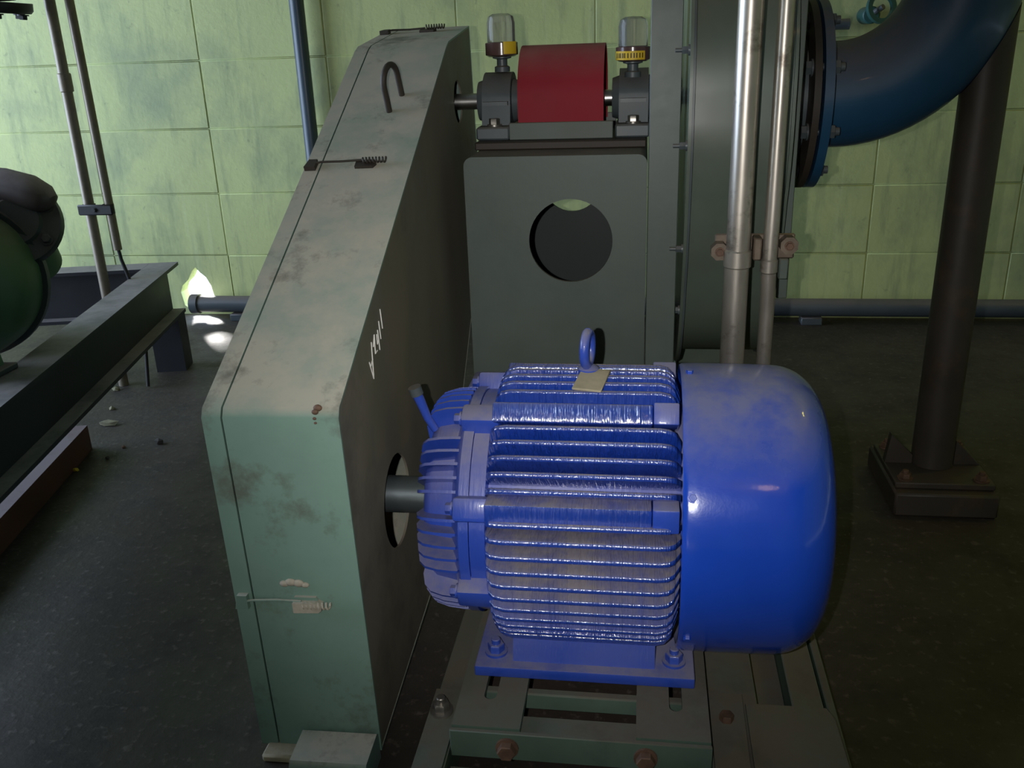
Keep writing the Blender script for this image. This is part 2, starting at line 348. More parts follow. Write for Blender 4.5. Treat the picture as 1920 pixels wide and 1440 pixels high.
for x in (-0.205, 0.072):
    obj('side_rail', box(NB(), x, x+0.009, 0.847, 0.883, 0.0615, 0.0845, 0.001), 'base', sb)
for x in (-0.143, 0.012):
    b = hexbolt(NB(), (x, 0.805, 0.074), (0, -1, 0), 0.0105, 0.013, 1.25)
    obj('bolt', b, 'rust', sb)

# ------------------------------------------------------------------ the blue motor
AY, AZ = 1.02, 0.277
mo = thing('electric_motor', (-0.06, AY, 0.0945), 'bright blue finned electric motor with rounded fan cowl and lifting eye', 'motor')
AX = Vector((0, AY, AZ))
def ml(x): return Vector((x, AY, AZ))-ORG['electric_motor']
obj('frame_barrel', lathe(NB(), (0, AY, AZ), (1, 0, 0), [(-0.190, 0.0), (-0.190, 0.139), (-0.172, 0.139), (-0.170, 0.130), (0.040, 0.130), (0.060, 0.122), (0.060, 0.0)], 64), 'blue', mo)
# cooling fins, each its own part
def fin_mesh():
    """tall tapering fin with a rounded tip, so that neighbouring fins leave narrow V grooves"""
    bm = NB(); R0 = 0.127
    prof = [(-0.171, 0.140), (-0.170, 0.152), (-0.167, 0.1625), (-0.161, 0.1690), (-0.150, 0.172), (0.022, 0.172), (0.032, 0.1695), (0.039, 0.163), (0.046, 0.145)]
    rows = []
    for x, r in prof:
        ht = 0.0034; hr = 0.0058; th = 0.0026
        sec = [(-hr, R0), (-ht, r-th)]+[(-ht*math.cos(a), r-th+th*math.sin(a)) for a in [PI*k/8 for k in range(1, 8)]]+[(ht, r-th), (hr, R0)]
        rows.append([bm.verts.new((x, y, z)) for y, z in sec])
    for a, b in zip(rows, rows[1:]):
        for k in range(len(a)-1): bm.faces.new((a[k], a[k+1], b[k+1], b[k]))
    bm.faces.new(rows[0]); bm.faces.new(rows[-1][::-1])
    me = finish(bm, 'cooling_fin', 50); me.materials.append(M['blue_fin']); return me
FIN = fin_mesh()
# elevation angles measured from the side facing the camera (0 = horizontal towards camera, 90 = top)
BOSS = (65.5, 22.5, -20.0)
ang = []
a = -58.0
while a < 238:
    if all(abs(a-b) > 4.6 for b in (65.5, 22.5, 157.5, 114.5)) : ang.append(a)
    a += 6.3
for a in ang:
    inst('cooling_fin', FIN, mo, ml(0), (math.radians(90-a), 0, 0))
def boss(a, w, x0, x1, r0, r1, bev=0.002, face=None):
    bm = box(NB(), x0, x1, -w/2, w/2, r0, r1, bev, 2)
    if face is not None:      # turn the block about its own middle so that its outer face looks in another direction
        bmesh.ops.rotate(bm, verts=bm.verts, cent=(0, 0, r1-0.012), matrix=Matrix.Rotation(math.radians(a-face), 3, 'X'))
    bmesh.ops.rotate(bm, verts=bm.verts, cent=(0, 0, 0), matrix=Matrix.Rotation(math.radians(90-a), 3, 'X'))
    bmesh.ops.translate(bm, verts=bm.verts, vec=(0, AY, AZ)); return bm
for a, w, fc_ in ((65.5, 0.024, 34), (22.5, 0.026, 2), (180-65.5, 0.024, 146), (157.5, 0.024, 178)):
    obj('rail_boss', boss(a, w, -0.168, 0.014, 0.130, 0.169, 0.003, fc_), 'blue_fin', mo)
    obj('boss_end', boss(a, w*1.06, 0.0145, 0.043, 0.130, 0.1715, 0.002, fc_), 'blue', mo)
for a in (65.5, 22.5, -20.0, 114.5, 157.5, 200):
    e = obj('bolt_ear', boss(a, 0.028, -0.206, -0.160, 0.11, 0.160, 0.005), 'blue', mo)
    d = Vector((0, -math.cos(math.radians(a)), math.sin(math.radians(a))))
    obj('bolt', hexbolt(NB(), AX+d*0.147+Vector((-0.206, 0, 0)), (-1, 0, 0), 0.0065, 0.010), 'blue', e)
# drive end bell with ribs and bearing cap
obj('end_bell', lathe(NB(), (0, AY, AZ), (1, 0, 0), [(-0.260, 0.0), (-0.260, 0.055), (-0.255, 0.060), (-0.255, 0.085), (-0.250, 0.104), (-0.240, 0.113), (-0.214, 0.119), (-0.206, 0.138), (-0.202, 0.142), (-0.1905, 0.142), (-0.1905, 0.0)], 64), 'blue', mo)
def rib_mesh():
    bm = NB(); prof = [(-0.2555, 0.080), (-0.257, 0.112), (-0.253, 0.126), (-0.245, 0.1345), (-0.230, 0.139), (-0.214, 0.1405), (-0.2055, 0.1405), (-0.2055, 0.112), (-0.24, 0.095)]
    t = [[bm.verts.new((x, s*0.0017, r)) for x, r in prof] for s in (-1, 1)]; n = len(prof)
    for i in range(n): bm.faces.new((t[0][i], t[0][(i+1) % n], t[1][(i+1) % n], t[1][i]))
    bm.faces.new(t[0]); bm.faces.new(t[1][::-1])
    me = finish(bm, 'end_bell_rib', 35); me.materials.append(M['blue']); return me
RIB = rib_mesh()
for k in range(54):
    a = k*360/54+3
    if min(abs((a-b+180) % 360-180) for b in (65.5, 22.5, -20.0, 114.5, 157.5, 200)) > 4.2:
        inst('end_bell_rib', RIB, mo, ml(0), (math.radians(90-a), 0, 0))
obj('shaft', cyl(NB(), (-0.36, AY, AZ), (-0.2605, AY, AZ), 0.024, 32, ch=0.002), 'shaft', mo)
# fan cowl
cw = obj('fan_cowl', lathe(NB(), (0, AY, AZ), (1, 0, 0), [(0.046, 0.168), (0.046, 0.1725), (0.0485, 0.1742), (0.052, 0.1748), (0.064, 0.1751), (0.072, 0.1751), (0.110, 0.1749), (0.150, 0.1741), (0.155, 0.1738)]+[(0.155+0.058*math.sin(t), 0.1138+0.060*math.cos(t)) for t in [PI/2*k/12 for k in range(1, 13)]]+[(0.214, 0.108), (0.209, 0.104), (0.150, 0.150), (0.05, 0.168)], 96, closed=True), 'cowl', mo)
bm = NB()
for r in (0.028, 0.046, 0.064, 0.082, 0.099): lathe(bm, (0.205, AY, AZ), (1, 0, 0), [(-0.002, r-0.002), (-0.002, r+0.002), (0.002, r+0.002), (0.002, r-0.002)], 48, closed=True)
for k in range(4):
    d = Vector((0, math.cos(k*PI/4), math.sin(k*PI/4))); tube(bm, [Vector((0.205, AY, AZ))-d*0.105, Vector((0.205, AY, AZ))+d*0.105], 0.0025, 6)
obj('cowl_grille', bm, 'cowl', cw)
for a in (88, 30, -30, 150):
    d = Vector((0, -math.cos(math.radians(a)), math.sin(math.radians(a)))); p = AX+Vector((0.056, 0, 0))+d*0.1735
    obj('cowl_screw', hexbolt(NB(), p, d, 0.0042, 0.006), 'cowl', cw)
# foot
ft = obj('foot', box(NB(), -0.196, 0.069, 0.898, 1.142, 0.0950, 0.1095, 0.002, 2), 'blue', mo)
bm = NB()
prism(bm, [(0.912, 0.1096), (1.128, 0.1096), (1.105, 0.185), (0.935, 0.185)], lambda u, v, t: (t, u, v), -0.150, 0.022)
obj('foot_web', bm, 'blue', ft)
for x in (-0.173, 0.045):
    for y in (0.928, 1.112):
        obj('foot_bolt', stud(NB(), (x, y, 0.1096), (0, 0, 1), 0.0105, 0.015), 'blue', ft)
# lifting eye, tag, grease pipe, terminal box
ey = obj('lifting_eye', lathe(NB(), (-0.062, 1.016, 0.4495), (0, 0, 1), [(0, 0), (0, 0.0125), (0.006, 0.0125), (0.010, 0.007), (0.010, 0)], 24), 'blue', mo)
ring = [(0.0, 0.0)]
pts = [Vector((-0.063+0.003*math.sin(t), 1.016+0.017*math.sin(t), 0.4795+0.0195*math.cos(t))) for t in [2*PI*k/32 for k in range(33)]]
obj('ring', tube(NB(), pts, 0.0058, 12), 'blue', ey)
bm = box(NB(), -0.017, 0.017, -0.026, 0.026, -0.0014, 0.0014, 0.0006)
bmesh.ops.rotate(bm, verts=bm.verts, cent=(0, 0, 0), matrix=Matrix.Rotation(math.radians(8), 3, 'X') @ Matrix.Rotation(math.radians(-10), 3, 'Z'))
bmesh.ops.translate(bm, verts=bm.verts, vec=(-0.057, 0.990, 0.4505))
obj('lifting_tag', bm, 'dust_chip', mo)['label'] = 'tan dusty square tag under the lifting eye'
gp = obj('grease_pipe', tube(NB(), [(-0.245, 0.985, 0.384), (-0.254, 0.985, 0.40), (-0.262, 0.983, 0.425), (-0.264, 0.982, 0.431)], [0.0045, 0.0052, 0.0062, 0.0064], 12), 'blue', mo)
obj('grease_cap', tube(NB(), [(-0.264, 0.982, 0.4311), (-0.2665, 0.981, 0.441)], 0.0082, 10), 'dark_iron', gp)
tb = obj('terminal_box', box(NB(), -0.228, -0.14, 1.09, 1.165, 0.30, 0.396, 0.005, 2), 'blue', mo)
obj('terminal_lid', box(NB(), -0.226, -0.142, 1.1652, 1.175, 0.303, 0.392, 0.003), 'blue', tb)

# ------------------------------------------------------------------ belt guard
GX1, GX0, GS = -0.308, -0.462, -0.4385
bgd = thing('belt_guard', (-0.385, 1.25, 0), 'long sloping seafoam green belt guard with dusty top, left of the motor', 'belt guard')
GP = [(0.852, 0.010), (0.852, 0.452), (0.858, 0.462), (1.552, 0.817), (1.572, 0.824), (1.770, 0.850), (1.770, 0.48), (1.25, 0.055)]
def offs(poly, d):
    out = []; n = len(poly)
    for i in range(n):
        p0, p1, p2 = Vector(poly[i-1]), Vector(poly[i]), Vector(poly[(i+1) % n])
        e1 = (p1-p0).normalized(); e2 = (p2-p1).normalized(); n1 = Vector((e1.y, -e1.x)); n2 = Vector((e2.y, -e2.x))
        b = (n1+n2); b = b/max(0.3, (1+n1.dot(n2))); out.append(tuple(p1+b*d))
    return out
gx = lambda u, v, t: (t, u, v)
GI = offs(GP, 0.003)
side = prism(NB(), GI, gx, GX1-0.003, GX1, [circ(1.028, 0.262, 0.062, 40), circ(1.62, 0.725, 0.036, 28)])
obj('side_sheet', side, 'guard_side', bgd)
obj('rim_sheet', prism(NB(), GP, gx, GS, GX1+0.0005, [GI]), 'guard', bgd)
cv = obj('cover_lip', prism(NB(), GP, gx, GX0, GS-0.0022, [GI]), 'guard', bgd)
obj('cover_sheet', prism(NB(), offs(GP, 0.0008), gx, GX0-0.001, GX0-0.0002), 'guard', cv)
obj('inner_liner', prism(NB(), offs(GP, 0.005), gx, GX0+0.002, GX0+0.004), 'guard_in', bgd)
obj('foot_bracket', prism(NB(), [(0.795, 0.0), (0.8505, 0.0), (0.8505, 0.036), (0.846, 0.040), (0.800, 0.036), (0.795, 0.030)], gx, -0.403, -0.309), 'guard', bgd)
obj('floor_shim', box(NB(), -0.455, -0.405, 0.83, 0.90, 0.0, 0.012, 0.003), 'dust_chip', bgd)
# helper: point on the sloping top, s along the slope from the near edge
SL = Vector((0, 1.552-0.858, 0.817-0.462)); SLn = SL.normalized(); UPn = Vector((0, -SLn.z, SLn.y)); T0 = Vector((0, 0.858, 0.462))
def top(x, s, h=0.0): return Vector((x, 0, 0))+T0+SLn*s+UPn*h
# grab handle standing on the slope
hp = [top(-0.366, 0.586, -0.0005), top(-0.366, 0.587, 0.018)]+[top(-0.3605-0.0055*math.cos(t), 0.609-0.022*math.cos(t), 0.036+0.024*math.sin(t)) for t in [PI*k/12 for k in range(13)]]+[top(-0.355, 0.631, 0.018), top(-0.355, 0.632, -0.0005)]
obj('grab_handle', tube(NB(), hp, 0.0046, 12), 'sooty', bgd)
# three toggle latches across the seam
def latch(tf, mat_, name):
    """tf(x, s, h): x across the seam, s along the sheet, h off the sheet"""
    la = obj(name, prism(NB(), [(-0.004, -0.008), (0.022, -0.008), (0.026, 0.0), (0.022, 0.008), (-0.004, 0.008)], lambda u, v, t: tf(GS+0.055+u, v, t), 0.0, 0.004), mat_, bgd)
    bmp = NB(); wire = [tf(GS-0.012, 0.0, 0.005), tf(GS, 0.003, 0.006), tf(GS+0.03, 0.004, 0.005), tf(GS+0.060, 0.004, 0.006)]
    tube(bmp, wire, 0.0016, 8); obj('wire_loop', bmp, mat_, la)
    obj('catch', prism(NB(), [(-0.010, -0.009), (0.006, -0.009), (0.006, 0.009), (-0.006, 0.009)], lambda u, v, t: tf(GS-0.012+u, v, t), 0.0, 0.007), mat_, la)
    bmp = NB(); n = 60; pts = [tf(GS+0.062+0.034*k/n, 0.0035*math.cos(k*0.75), 0.008+0.0035*math.sin(k*0.75)) for k in range(n+1)]
    tube(bmp, pts, 0.0013, 6); obj('spring', bmp, 'sooty' if mat_ != 'guard' else 'caulk', la)
    return la
latch(lambda x, s, h: top(x, 0.448+s, h), 'sooty', 'toggle_latch')
T1 = Vector((0, 1.572, 0.824)); S1 = Vector((0, 0.198, 0.026)).normalized(); U1 = Vector((0, -S1.z, S1.y))
latch(lambda x, s, h: Vector((x, 0, 0))+T1+S1*(0.145+s)+U1*h, 'sooty', 'toggle_latch')
latch(lambda x, s, h: Vector((x, 0.852-h, 0.222+s)), 'guard', 'toggle_latch')
# lever of the front latch and the putty dabs beside it
obj('latch_lever', prism(NB(), [(0, -0.006), (0.030, -0.005), (0.034, -0.002), (0.034, 0.004), (0.028, 0.007), (0, 0.007)], lambda u, v, t: (-0.388+u, 0.852-t, 0.219+v), 0.0002, 0.011), 'caulk', bgd)
bm = NB()
for (x, z, r) in ((-0.398, 0.246, 0.006), (-0.390, 0.248, 0.007), (-0.381, 0.247, 0.007), (-0.373, 0.245, 0.005)):
    bmesh.ops.create_icosphere(bm, subdivisions=2, radius=1.0, matrix=Matrix.Translation((x, 0.851, z)) @ Matrix.Diagonal((r, 0.003, r*0.7, 1)))
obj('putty_dab', bm, 'caulk', bgd)
# chip in the paint on the near edge
bm = NB()
for (x, y, z, r) in ((-0.333, 0.853, 0.459, 0.004), (-0.331, 0.857, 0.462, 0.005), (-0.334, 0.8515, 0.452, 0.0022), (-0.3335, 0.8513, 0.447, 0.0018)):
    bmesh.ops.create_icosphere(bm, subdivisions=2, radius=1.0, matrix=Matrix.Translation((x, y, z)) @ Matrix.Diagonal((r, r*0.6, r*0.8, 1)))
obj('paint_chip', bm, 'rust', bgd)
# chalk scrawl on the side sheet
bm = NB()
def stroke(pts): tube(bm, [(GX1+0.0004, y, z) for y, z in pts], 0.0007, 5)
y0, z0 = 0.975, 0.452
for st in ([(0, .020), (.010, -.008), (.016, .034)], [(.004, .012), (.014, .014)], [(.022, .024), (.030, .034), (.027, .012), (.036, .010)], [(.040, .028), (.039, .016), (.046, .018)], [(.045, .030), (.046, .004)], [(.053, .036), (.055, .012)], [(.064, .044), (.066, .018)]):
    stroke([(y0+a, z0+b+a*0.35) for a, b in st])
obj('chalk_scrawl', bm, 'chalk', bgd)['label'] = 'short white chalk scrawl'
bgd.rotation_euler.y = -0.02

# ------------------------------------------------------------------ bearing pedestal
pd = thing('bearing_pedestal', (-0.135, 1.6, 0.0725), 'grey green box pedestal with round hole, behind the motor', 'pedestal')
PX0, PX1, PY0, PY1, PZ0, PZ1 = -0.280, 0.004, 1.42, 1.80, 0.0725, 0.655
def rr(x0, x1, z0, z1, r, n=6):
    p = [(x0, z0), (x1, z0)]
    for cx, a0 in ((x1-r, 0), (x0+r, PI/2)):
        p += [(cx+r*math.cos(a0+PI/2*k/n), z1-r+r*math.sin(a0+PI/2*k/n)) for k in range(n+1)]
    return p
gy = lambda u, v, t: (u, t, v)
obj('front_plate', prism(NB(), rr(PX0, PX1, PZ0, PZ1, 0.014), gy, PY0, PY0+0.006, [circ(-0.114, 0.523, 0.066, 48)]), 'green', pd)
obj('rear_plate', prism(NB(), rr(PX0, PX1, PZ0, PZ1, 0.014), gy, PY1-0.006, PY1, [circ(-0.140, 0.560, 0.056, 48)]), 'pedestal_inside', pd)
# wrapped sheet: left side, top, right side
RO = rr(PX0, PX1, PZ0, PZ1, 0.014); RI = rr(PX0+0.006, PX1-0.006, PZ0, PZ1-0.006, 0.010)
RO2 = RO[1:]+[RO[0]]; RI2 = RI[1:]+[RI[0]]
obj('wrap_sheet', prism(NB(), RO2+RI2[::-1], gy, PY0+0.0062, PY1-0.0062), 'green', pd)
obj('top_plate', box(NB(), PX0+0.004, PX1-0.002, 1.505, 1.745, 0.6555, 0.6685, 0.002), 'sooty', pd)

# ------------------------------------------------------------------ shaft, pillow blocks, oilers, red cover
SY, SZ = 1.625, 0.726
sh = tag(obj('fan_shaft', cyl(NB(), (-0.40, SY, SZ), (0.12, SY, SZ), 0.0135, 28, ch=0.001), 'steel', origin=(-0.135, SY, SZ)), 'bare steel fan shaft running through both bearing blocks', 'shaft')
def pillow(cx, label):
    t = thing('pillow_block', (cx, SY, 0.6685), label, 'bearing', 'bearing blocks on the pedestal')
    # arched housing seen end-on: profile in Y,Z extruded along X
    arch = [(SY-0.060, 0.690), (SY+0.060, 0.690)]+[(SY+0.052*math.cos(a), SZ+0.047*math.sin(a)) for a in [PI*k/18 for k in range(19)]]
    bm = prism(NB(), arch, gx, cx-0.024, cx+0.024, [circ(SY, SZ, 0.0145, 24)]); obj('housing', bm, 'dark_iron', t)
    obj('base', box(NB(), cx-0.029, cx+0.027, SY-0.092, SY+0.092, 0.6687, 0.6898, 0.003), 'dark_iron', t)
    obj('cap_seam', prism(NB(), [(SY-0.064, SZ-0.004), (SY-0.0145, SZ-0.004), (SY-0.0145, SZ+0.002), (SY-0.064, SZ+0.002)], gx, cx-0.021, cx+0.021), 'dark_iron', t)
    for s in (-1, 1):
        obj('seal_ring', lathe(NB(), (cx+s*0.0242, SY, SZ), (s, 0, 0), [(0, 0.0145), (0, 0.036), (0.012, 0.032), (0.012, 0.0145)], 28, closed=True), 'dark_iron', t)
        obj('bolt', hexbolt(NB(), (cx, SY+s*0.076, 0.69), (0, 0, 1), 0.009, 0.014), 'bolt', t)
    return t
pillow(-0.249, 'dark bearing block beside the belt guard, left of the red cover')
pillow(-0.020, 'dark bearing block against the fan casing, right of the red cover')
def oiler(cx, cy, zb, label, band, tilt=0.0):
    t = thing('oiler', (cx, cy, zb), label, 'oiler', 'clear oil cups on the bearing blocks')
    obj('neck', lathe(NB(), (cx, cy, zb), (0, 0, 1), [(0, 0), (0, 0.013), (0.008, 0.013), (0.010, 0.009), (0.020, 0.009), (0.022, 0.016), (0.024, 0.016), (0.024, 0)], 24), 'dark_iron', t)
    cup = obj('cup', lathe(NB(), (cx, cy, zb+0.0242), (0, 0, 1), [(0, 0), (0, 0.022), (0.003, 0.0275), (0.022, 0.0275), (0.023, 0.0255), (0.003, 0.0245), (0.003, 0)], 36), 'oil', t)
    obj('bottle', lathe(NB(), (cx, cy, zb+0.0275), (0, 0, 1), [(0, 0.0), (0, 0.0235), (0.050, 0.0235), (0.060, 0.021), (0.064, 0.014), (0.065, 0)], 36), 'glass', t)
    return t, cup
def label_strip(parent, cx, cy, z0, z1, r, a0, a1, m, name='label_band', n=14, th=0.0006):
    bm = NB(); A = [a0+(a1-a0)*k/n for k in range(n+1)]; rows = []
    for rr_, z in ((r, z0), (r, z1), (r+th, z1), (r+th, z0)): rows.append([bm.verts.new((cx+rr_*math.sin(a), cy-rr_*math.cos(a), z)) for a in A])
    for i in range(4):
        for k in range(n): bm.faces.new((rows[i][k], rows[i][k+1], rows[(i+1) % 4][k+1], rows[(i+1) % 4][k]))
    bm.faces.new([rows[i][0] for i in range(4)]); bm.faces.new([rows[i][-1] for i in range(4)][::-1])
    return obj(name, bm, m, parent)
t, cup = oiler(-0.243, SY-0.005, 0.7735, 'clear oil cup with yellow label above the left bearing block', 1)
label_strip(cup, -0.243, SY-0.005, 0.802, 0.8215, 0.0277, 0.25, 1.2, 'yellow')
t, cup = oiler(-0.022, SY-0.045, 0.7600, 'clear oil cup with yellow lettered band by the fan casing', 1)
band = label_strip(cup, -0.022, SY-0.045, 0.787, 0.8005, 0.0277, -1.3, 0.75, 'yellow')
for a in (-1.1, -0.9, -0.78, -0.62, -0.5, -0.3, -0.12, 0.05, 0.2, 0.38, 0.55):
    label_strip(cup, -0.022, SY-0.045, 0.790, 0.7975, 0.0285, a, a+0.06, 'label_ink', 'lettering', 1, 0.0003)
# red sheet cover over the shaft
rc = thing('shaft_cover', (-0.135, SY, 0.6685), 'red curved sheet cover over the shaft between the oil cups', 'cover')
def uarch(r, zb, n=24): return [(SY-r, zb)]+[(SY-r*math.cos(a), SZ+0.002+r*0.98*math.sin(a)) for a in [PI*k/n for k in range(n+1)]]+[(SY+r, zb)]
ro, ri = uarch(0.088, 0.688), uarch(0.0855, 0.688)
obj('curved_sheet', prism(NB(), ro+ri[::-1], gx, -0.2075, -0.0675), 'red', rc)
for s in (-1, 1):
    obj('side_bracket', box(NB(), -0.222, -0.052, SY+s*0.0915-0.003, SY+s*0.0915+0.003, 0.6687, 0.696, 0.001), 'green', rc)

# ------------------------------------------------------------------ fan casing
fc = thing('fan_casing', (0.135, SY+0.02, 0.0725), 'grey green scroll fan casing with bolted rims behind the conduits', 'fan casing')
CY, CZ = 1.655, 0.725
KEYS = [(0, .305), (25, .318), (45, .355), (65, .410), (80, .440), (95, .448), (135, .440), (180, .425), (225, .40), (270, .345), (315, .315), (360, .305)]
def rad(d):
    for (a, r), (b, q) in zip(KEYS, KEYS[1:]):
        if a <= d <= b:
            t = (d-a)/(b-a); t = t*t*(3-2*t) if False else t; return r+(q-r)*t
def scroll(off, n=96): return [(CY-(rad(360*k/n)+off)*math.cos(2*PI*k/n), CZ-(rad(360*k/n)+off)*math.sin(2*PI*k/n)) for k in range(n)]
obj('scroll_sheet', prism(NB(), scroll(0.0), gx, 0.067, 0.200, [scroll(-0.004)]), 'casing', fc)
sp = obj('side_plate', prism(NB(), scroll(0.022), gx, 0.0590, 0.0635, [circ(SY, SZ, 0.03, 24)]), 'casing', fc)
obj('rim_angle', prism(NB(), scroll(0.020), gx, 0.0637, 0.0668, [scroll(-0.003)]), 'dark_iron', fc)
for d in (-14, 9, 36, 54):
    dd = d % 360; r = rad(dd)+0.010; p = Vector((0.059, CY-r*math.cos(math.radians(d)), CZ-r*math.sin(math.radians(d))))
    b = hexbolt(NB(), p, (-1, 0, 0), 0.0055, 0.012); cyl(b, p+Vector((-0.010, 0, 0)), p+Vector((-0.020, 0, 0)), 0.003, 10); obj('rim_bolt', b, 'dark_iron', fc)
obj('side_plate', prism(NB(), scroll(0.004), gx, 0.2003, 0.2045), 'casing', fc)
# upright that carries the casing, and stiffener on the inlet side
obj('upright', box(NB(), 0.0055, 0.0505, 1.395, 1.403, 0.0725, 1.30, 0.001), 'green', fc)
obj('upright_web', box(NB(), 0.0055, 0.0105, 1.4035, 1.47, 0.0725, 1.30, 0.001), 'green', fc)
obj('stiffener', box(NB(), 0.2047, 0.2205, 1.405, 1.412, 0.435, 1.25, 0.001), 'green', fc)
obj('stiffener_web', box(NB(), 0.2047, 0.2090, 1.4125, 1.60, 0.46, 1.25, 0.001), 'green', fc)
obj('casing_foot', box(NB(), 0.07, 0.195, 1.78, 1.90, 0.0725, 0.285, 0.002), 'casing', fc)
IY, IZ = 1.64, 0.720
nk = obj('inlet_neck', pipe(NB(), (0.2047, IY, IZ), (0.252, IY, IZ), 0.098, 0.004, 48), 'dark_iron', fc)
obj('inlet_flange', pipe(NB(), (0.2525, IY, IZ), (0.263, IY, IZ), 0.150, 0.062, 64), 'sooty', nk)

# ------------------------------------------------------------------ blue elbow
el = thing('inlet_elbow', (0.28, IY, IZ), 'dark blue bent inlet pipe flanged to the fan casing', 'pipe')
obj('flange', pipe(NB(), (0.268, IY, IZ), (0.282, IY, IZ), 0.150, 0.068, 64), 'pipe_blue', el)
RB = 0.190; PR = 0.0845
pts = [Vector((0.280, IY, IZ)), Vector((0.300, IY, IZ))]+[Vector((0.308+RB*math.sin(a), IY, IZ+RB-RB*math.cos(a))) for a in [PI/2*k/20 for k in range(21)]]+[Vector((0.308+RB, IY, 1.6))]
obj('bent_pipe', tube(NB(), pts, PR, 48), 'pipe_blue', el)
obj('weld_ring', lathe(NB(), (0.2825, IY, IZ), (1, 0, 0), [(0, 0.0835), (0, 0.091), (0.007, 0.0865), (0.007, 0.0835)], 48, closed=True), 'pipe_blue', el)
for k in range(8):
    a = PI/8+k*PI/4; p = Vector((0, IY-0.125*math.cos(a), IZ+0.125*math.sin(a)))
    b = NB(); cyl(b, p+Vector((0.245, 0, 0)), p+Vector((0.300, 0, 0)), 0.0065, 12); hexbolt(b, p+Vector((0.2523, 0, 0)), (-1, 0, 0), 0.011, 0.012, 1.2); hexbolt(b, p+Vector((0.2823, 0, 0)), (1, 0, 0), 0.011, 0.012, 1.2)
    obj('flange_bolt', b, 'dark_iron', el)

# ------------------------------------------------------------------ support post for the elbow
po = thing('support_post', (0.54, 1.63, 0), 'dark brown steel pipe post with bolted foot under blue elbow', 'post')
bm = NB(); lo, hi = [], []      # the post's top is cut as a saddle to fit the bend
for k in range(36):
    x = 0.540+0.0362*math.cos(2*PI*k/36); y = 1.63+0.0362*math.sin(2*PI*k/36)
    ro2 = (RB+math.sqrt(PR**2-(y-IY)**2)+0.001)**2-(x-0.308)**2
    lo.append(bm.verts.new((x, y, 0.0585))); hi.append(bm.verts.new((x, y, IZ+RB-math.sqrt(max(ro2, 0.0)))))
for k in range(36): bm.faces.new((lo[k], lo[(k+1) % 36], hi[(k+1) % 36], hi[k]))
obj('pipe', bm, 'post', po)
obj('foot_plate', box(NB(), 0.455, 0.625, 1.54, 1.71, 0.046, 0.058, 0.002), 'post', po)
obj('foot_block', box(NB(), 0.452, 0.628, 1.52, 1.73, 0.0, 0.0455, 0.004), 'post', po)
obj('gusset', prism(NB(), [(0.455, 0.0585), (0.503, 0.0585), (0.503, 0.075), (0.462, 0.115)], lambda u, v, t: (u, t, v), 1.622, 1.638), 'post', po)
obj('gusset', prism(NB(), [(0.577, 0.0585), (0.622, 0.0585), (0.577, 0.105)], lambda u, v, t: (u, t, v), 1.622, 1.638), 'post', po)
for x in (0.475, 0.605):
    for y in (1.557, 1.693): obj('bolt', stud(NB(), (x, y, 0.058), (0, 0, 1), 0.010, 0.013), 'rust', po)

# ------------------------------------------------------------------ two conduits in front of the casing with a clamp between
cgroup = 'conduits before the fan casing'
t1 = thing('conduit', (0.1275, 1.255, 0.0605), 'thick galvanised conduit standing before the fan casing', 'conduit', cgroup)
obj('pipe', cyl(NB(), (0.1275, 1.255, 0.0605), (0.1275, 1.255, 0.534), 0.0172, 24, r1=0.0168), 'galv', t1)
obj('pipe', cyl(NB(), (0.1280, 1.255, 0.5345), (0.1285, 1.255, 1.9), 0.0162, 24), 'galv', t1)
obj('coupling', cyl(NB(), (0.1277, 1.255, 0.520), (0.1280, 1.255, 0.545), 0.0188, 24, ch=0.002), 'galv', t1)
t2 = thing('conduit', (0.1725, 1.268, 0.0265), 'thin galvanised conduit right of the thick one', 'conduit', cgroup)
obj('pipe', tube(NB(), [(0.1720, 1.268, 0.0265), (0.1730, 1.266, 0.44), (0.1725, 1.262, 0.48), (0.1705, 1.256, 0.515), (0.1705, 1.255, 0.54), (0.1710, 1.255, 0.60), (0.1712, 1.255, 1.9)], 0.0102, 20), 'galv', t2)
obj('coupling', cyl(NB(), (0.1705, 1.2555, 0.512), (0.1705, 1.255, 0.532), 0.0118, 20, ch=0.002), 'galv', t2)
cl = thing('conduit_clamp', (0.15, 1.262, 0.54), 'rusty clamp bracket joining the thick and thin conduits', 'clamp')
obj('strut', box(NB(), 0.1475, 0.1585, 1.246, 1.272, 0.531, 0.562, 0.002), 'clamp_steel', cl)
obj('back_strap', box(NB(), 0.098, 0.206, 1.2765, 1.281, 0.527, 0.562, 0.002), 'clamp_steel', cl)
for x, zc in ((0.104, 0.541), (0.196, 0.549)):
    obj('lug', prism(NB(), circ(x, zc, 0.0125, 8, 0.4), gy, 1.256, 1.276), 'clamp_steel', cl)
    obj('screw', hexbolt(NB(), (x, 1.2558, zc), (0, -1, 0), 0.005, 0.006, 1.3), 'rust', cl)
obj('end_angle', box(NB(), 0.187, 0.200, 1.2765, 1.290, 0.497, 0.5265, 0.002), 'green', cl)

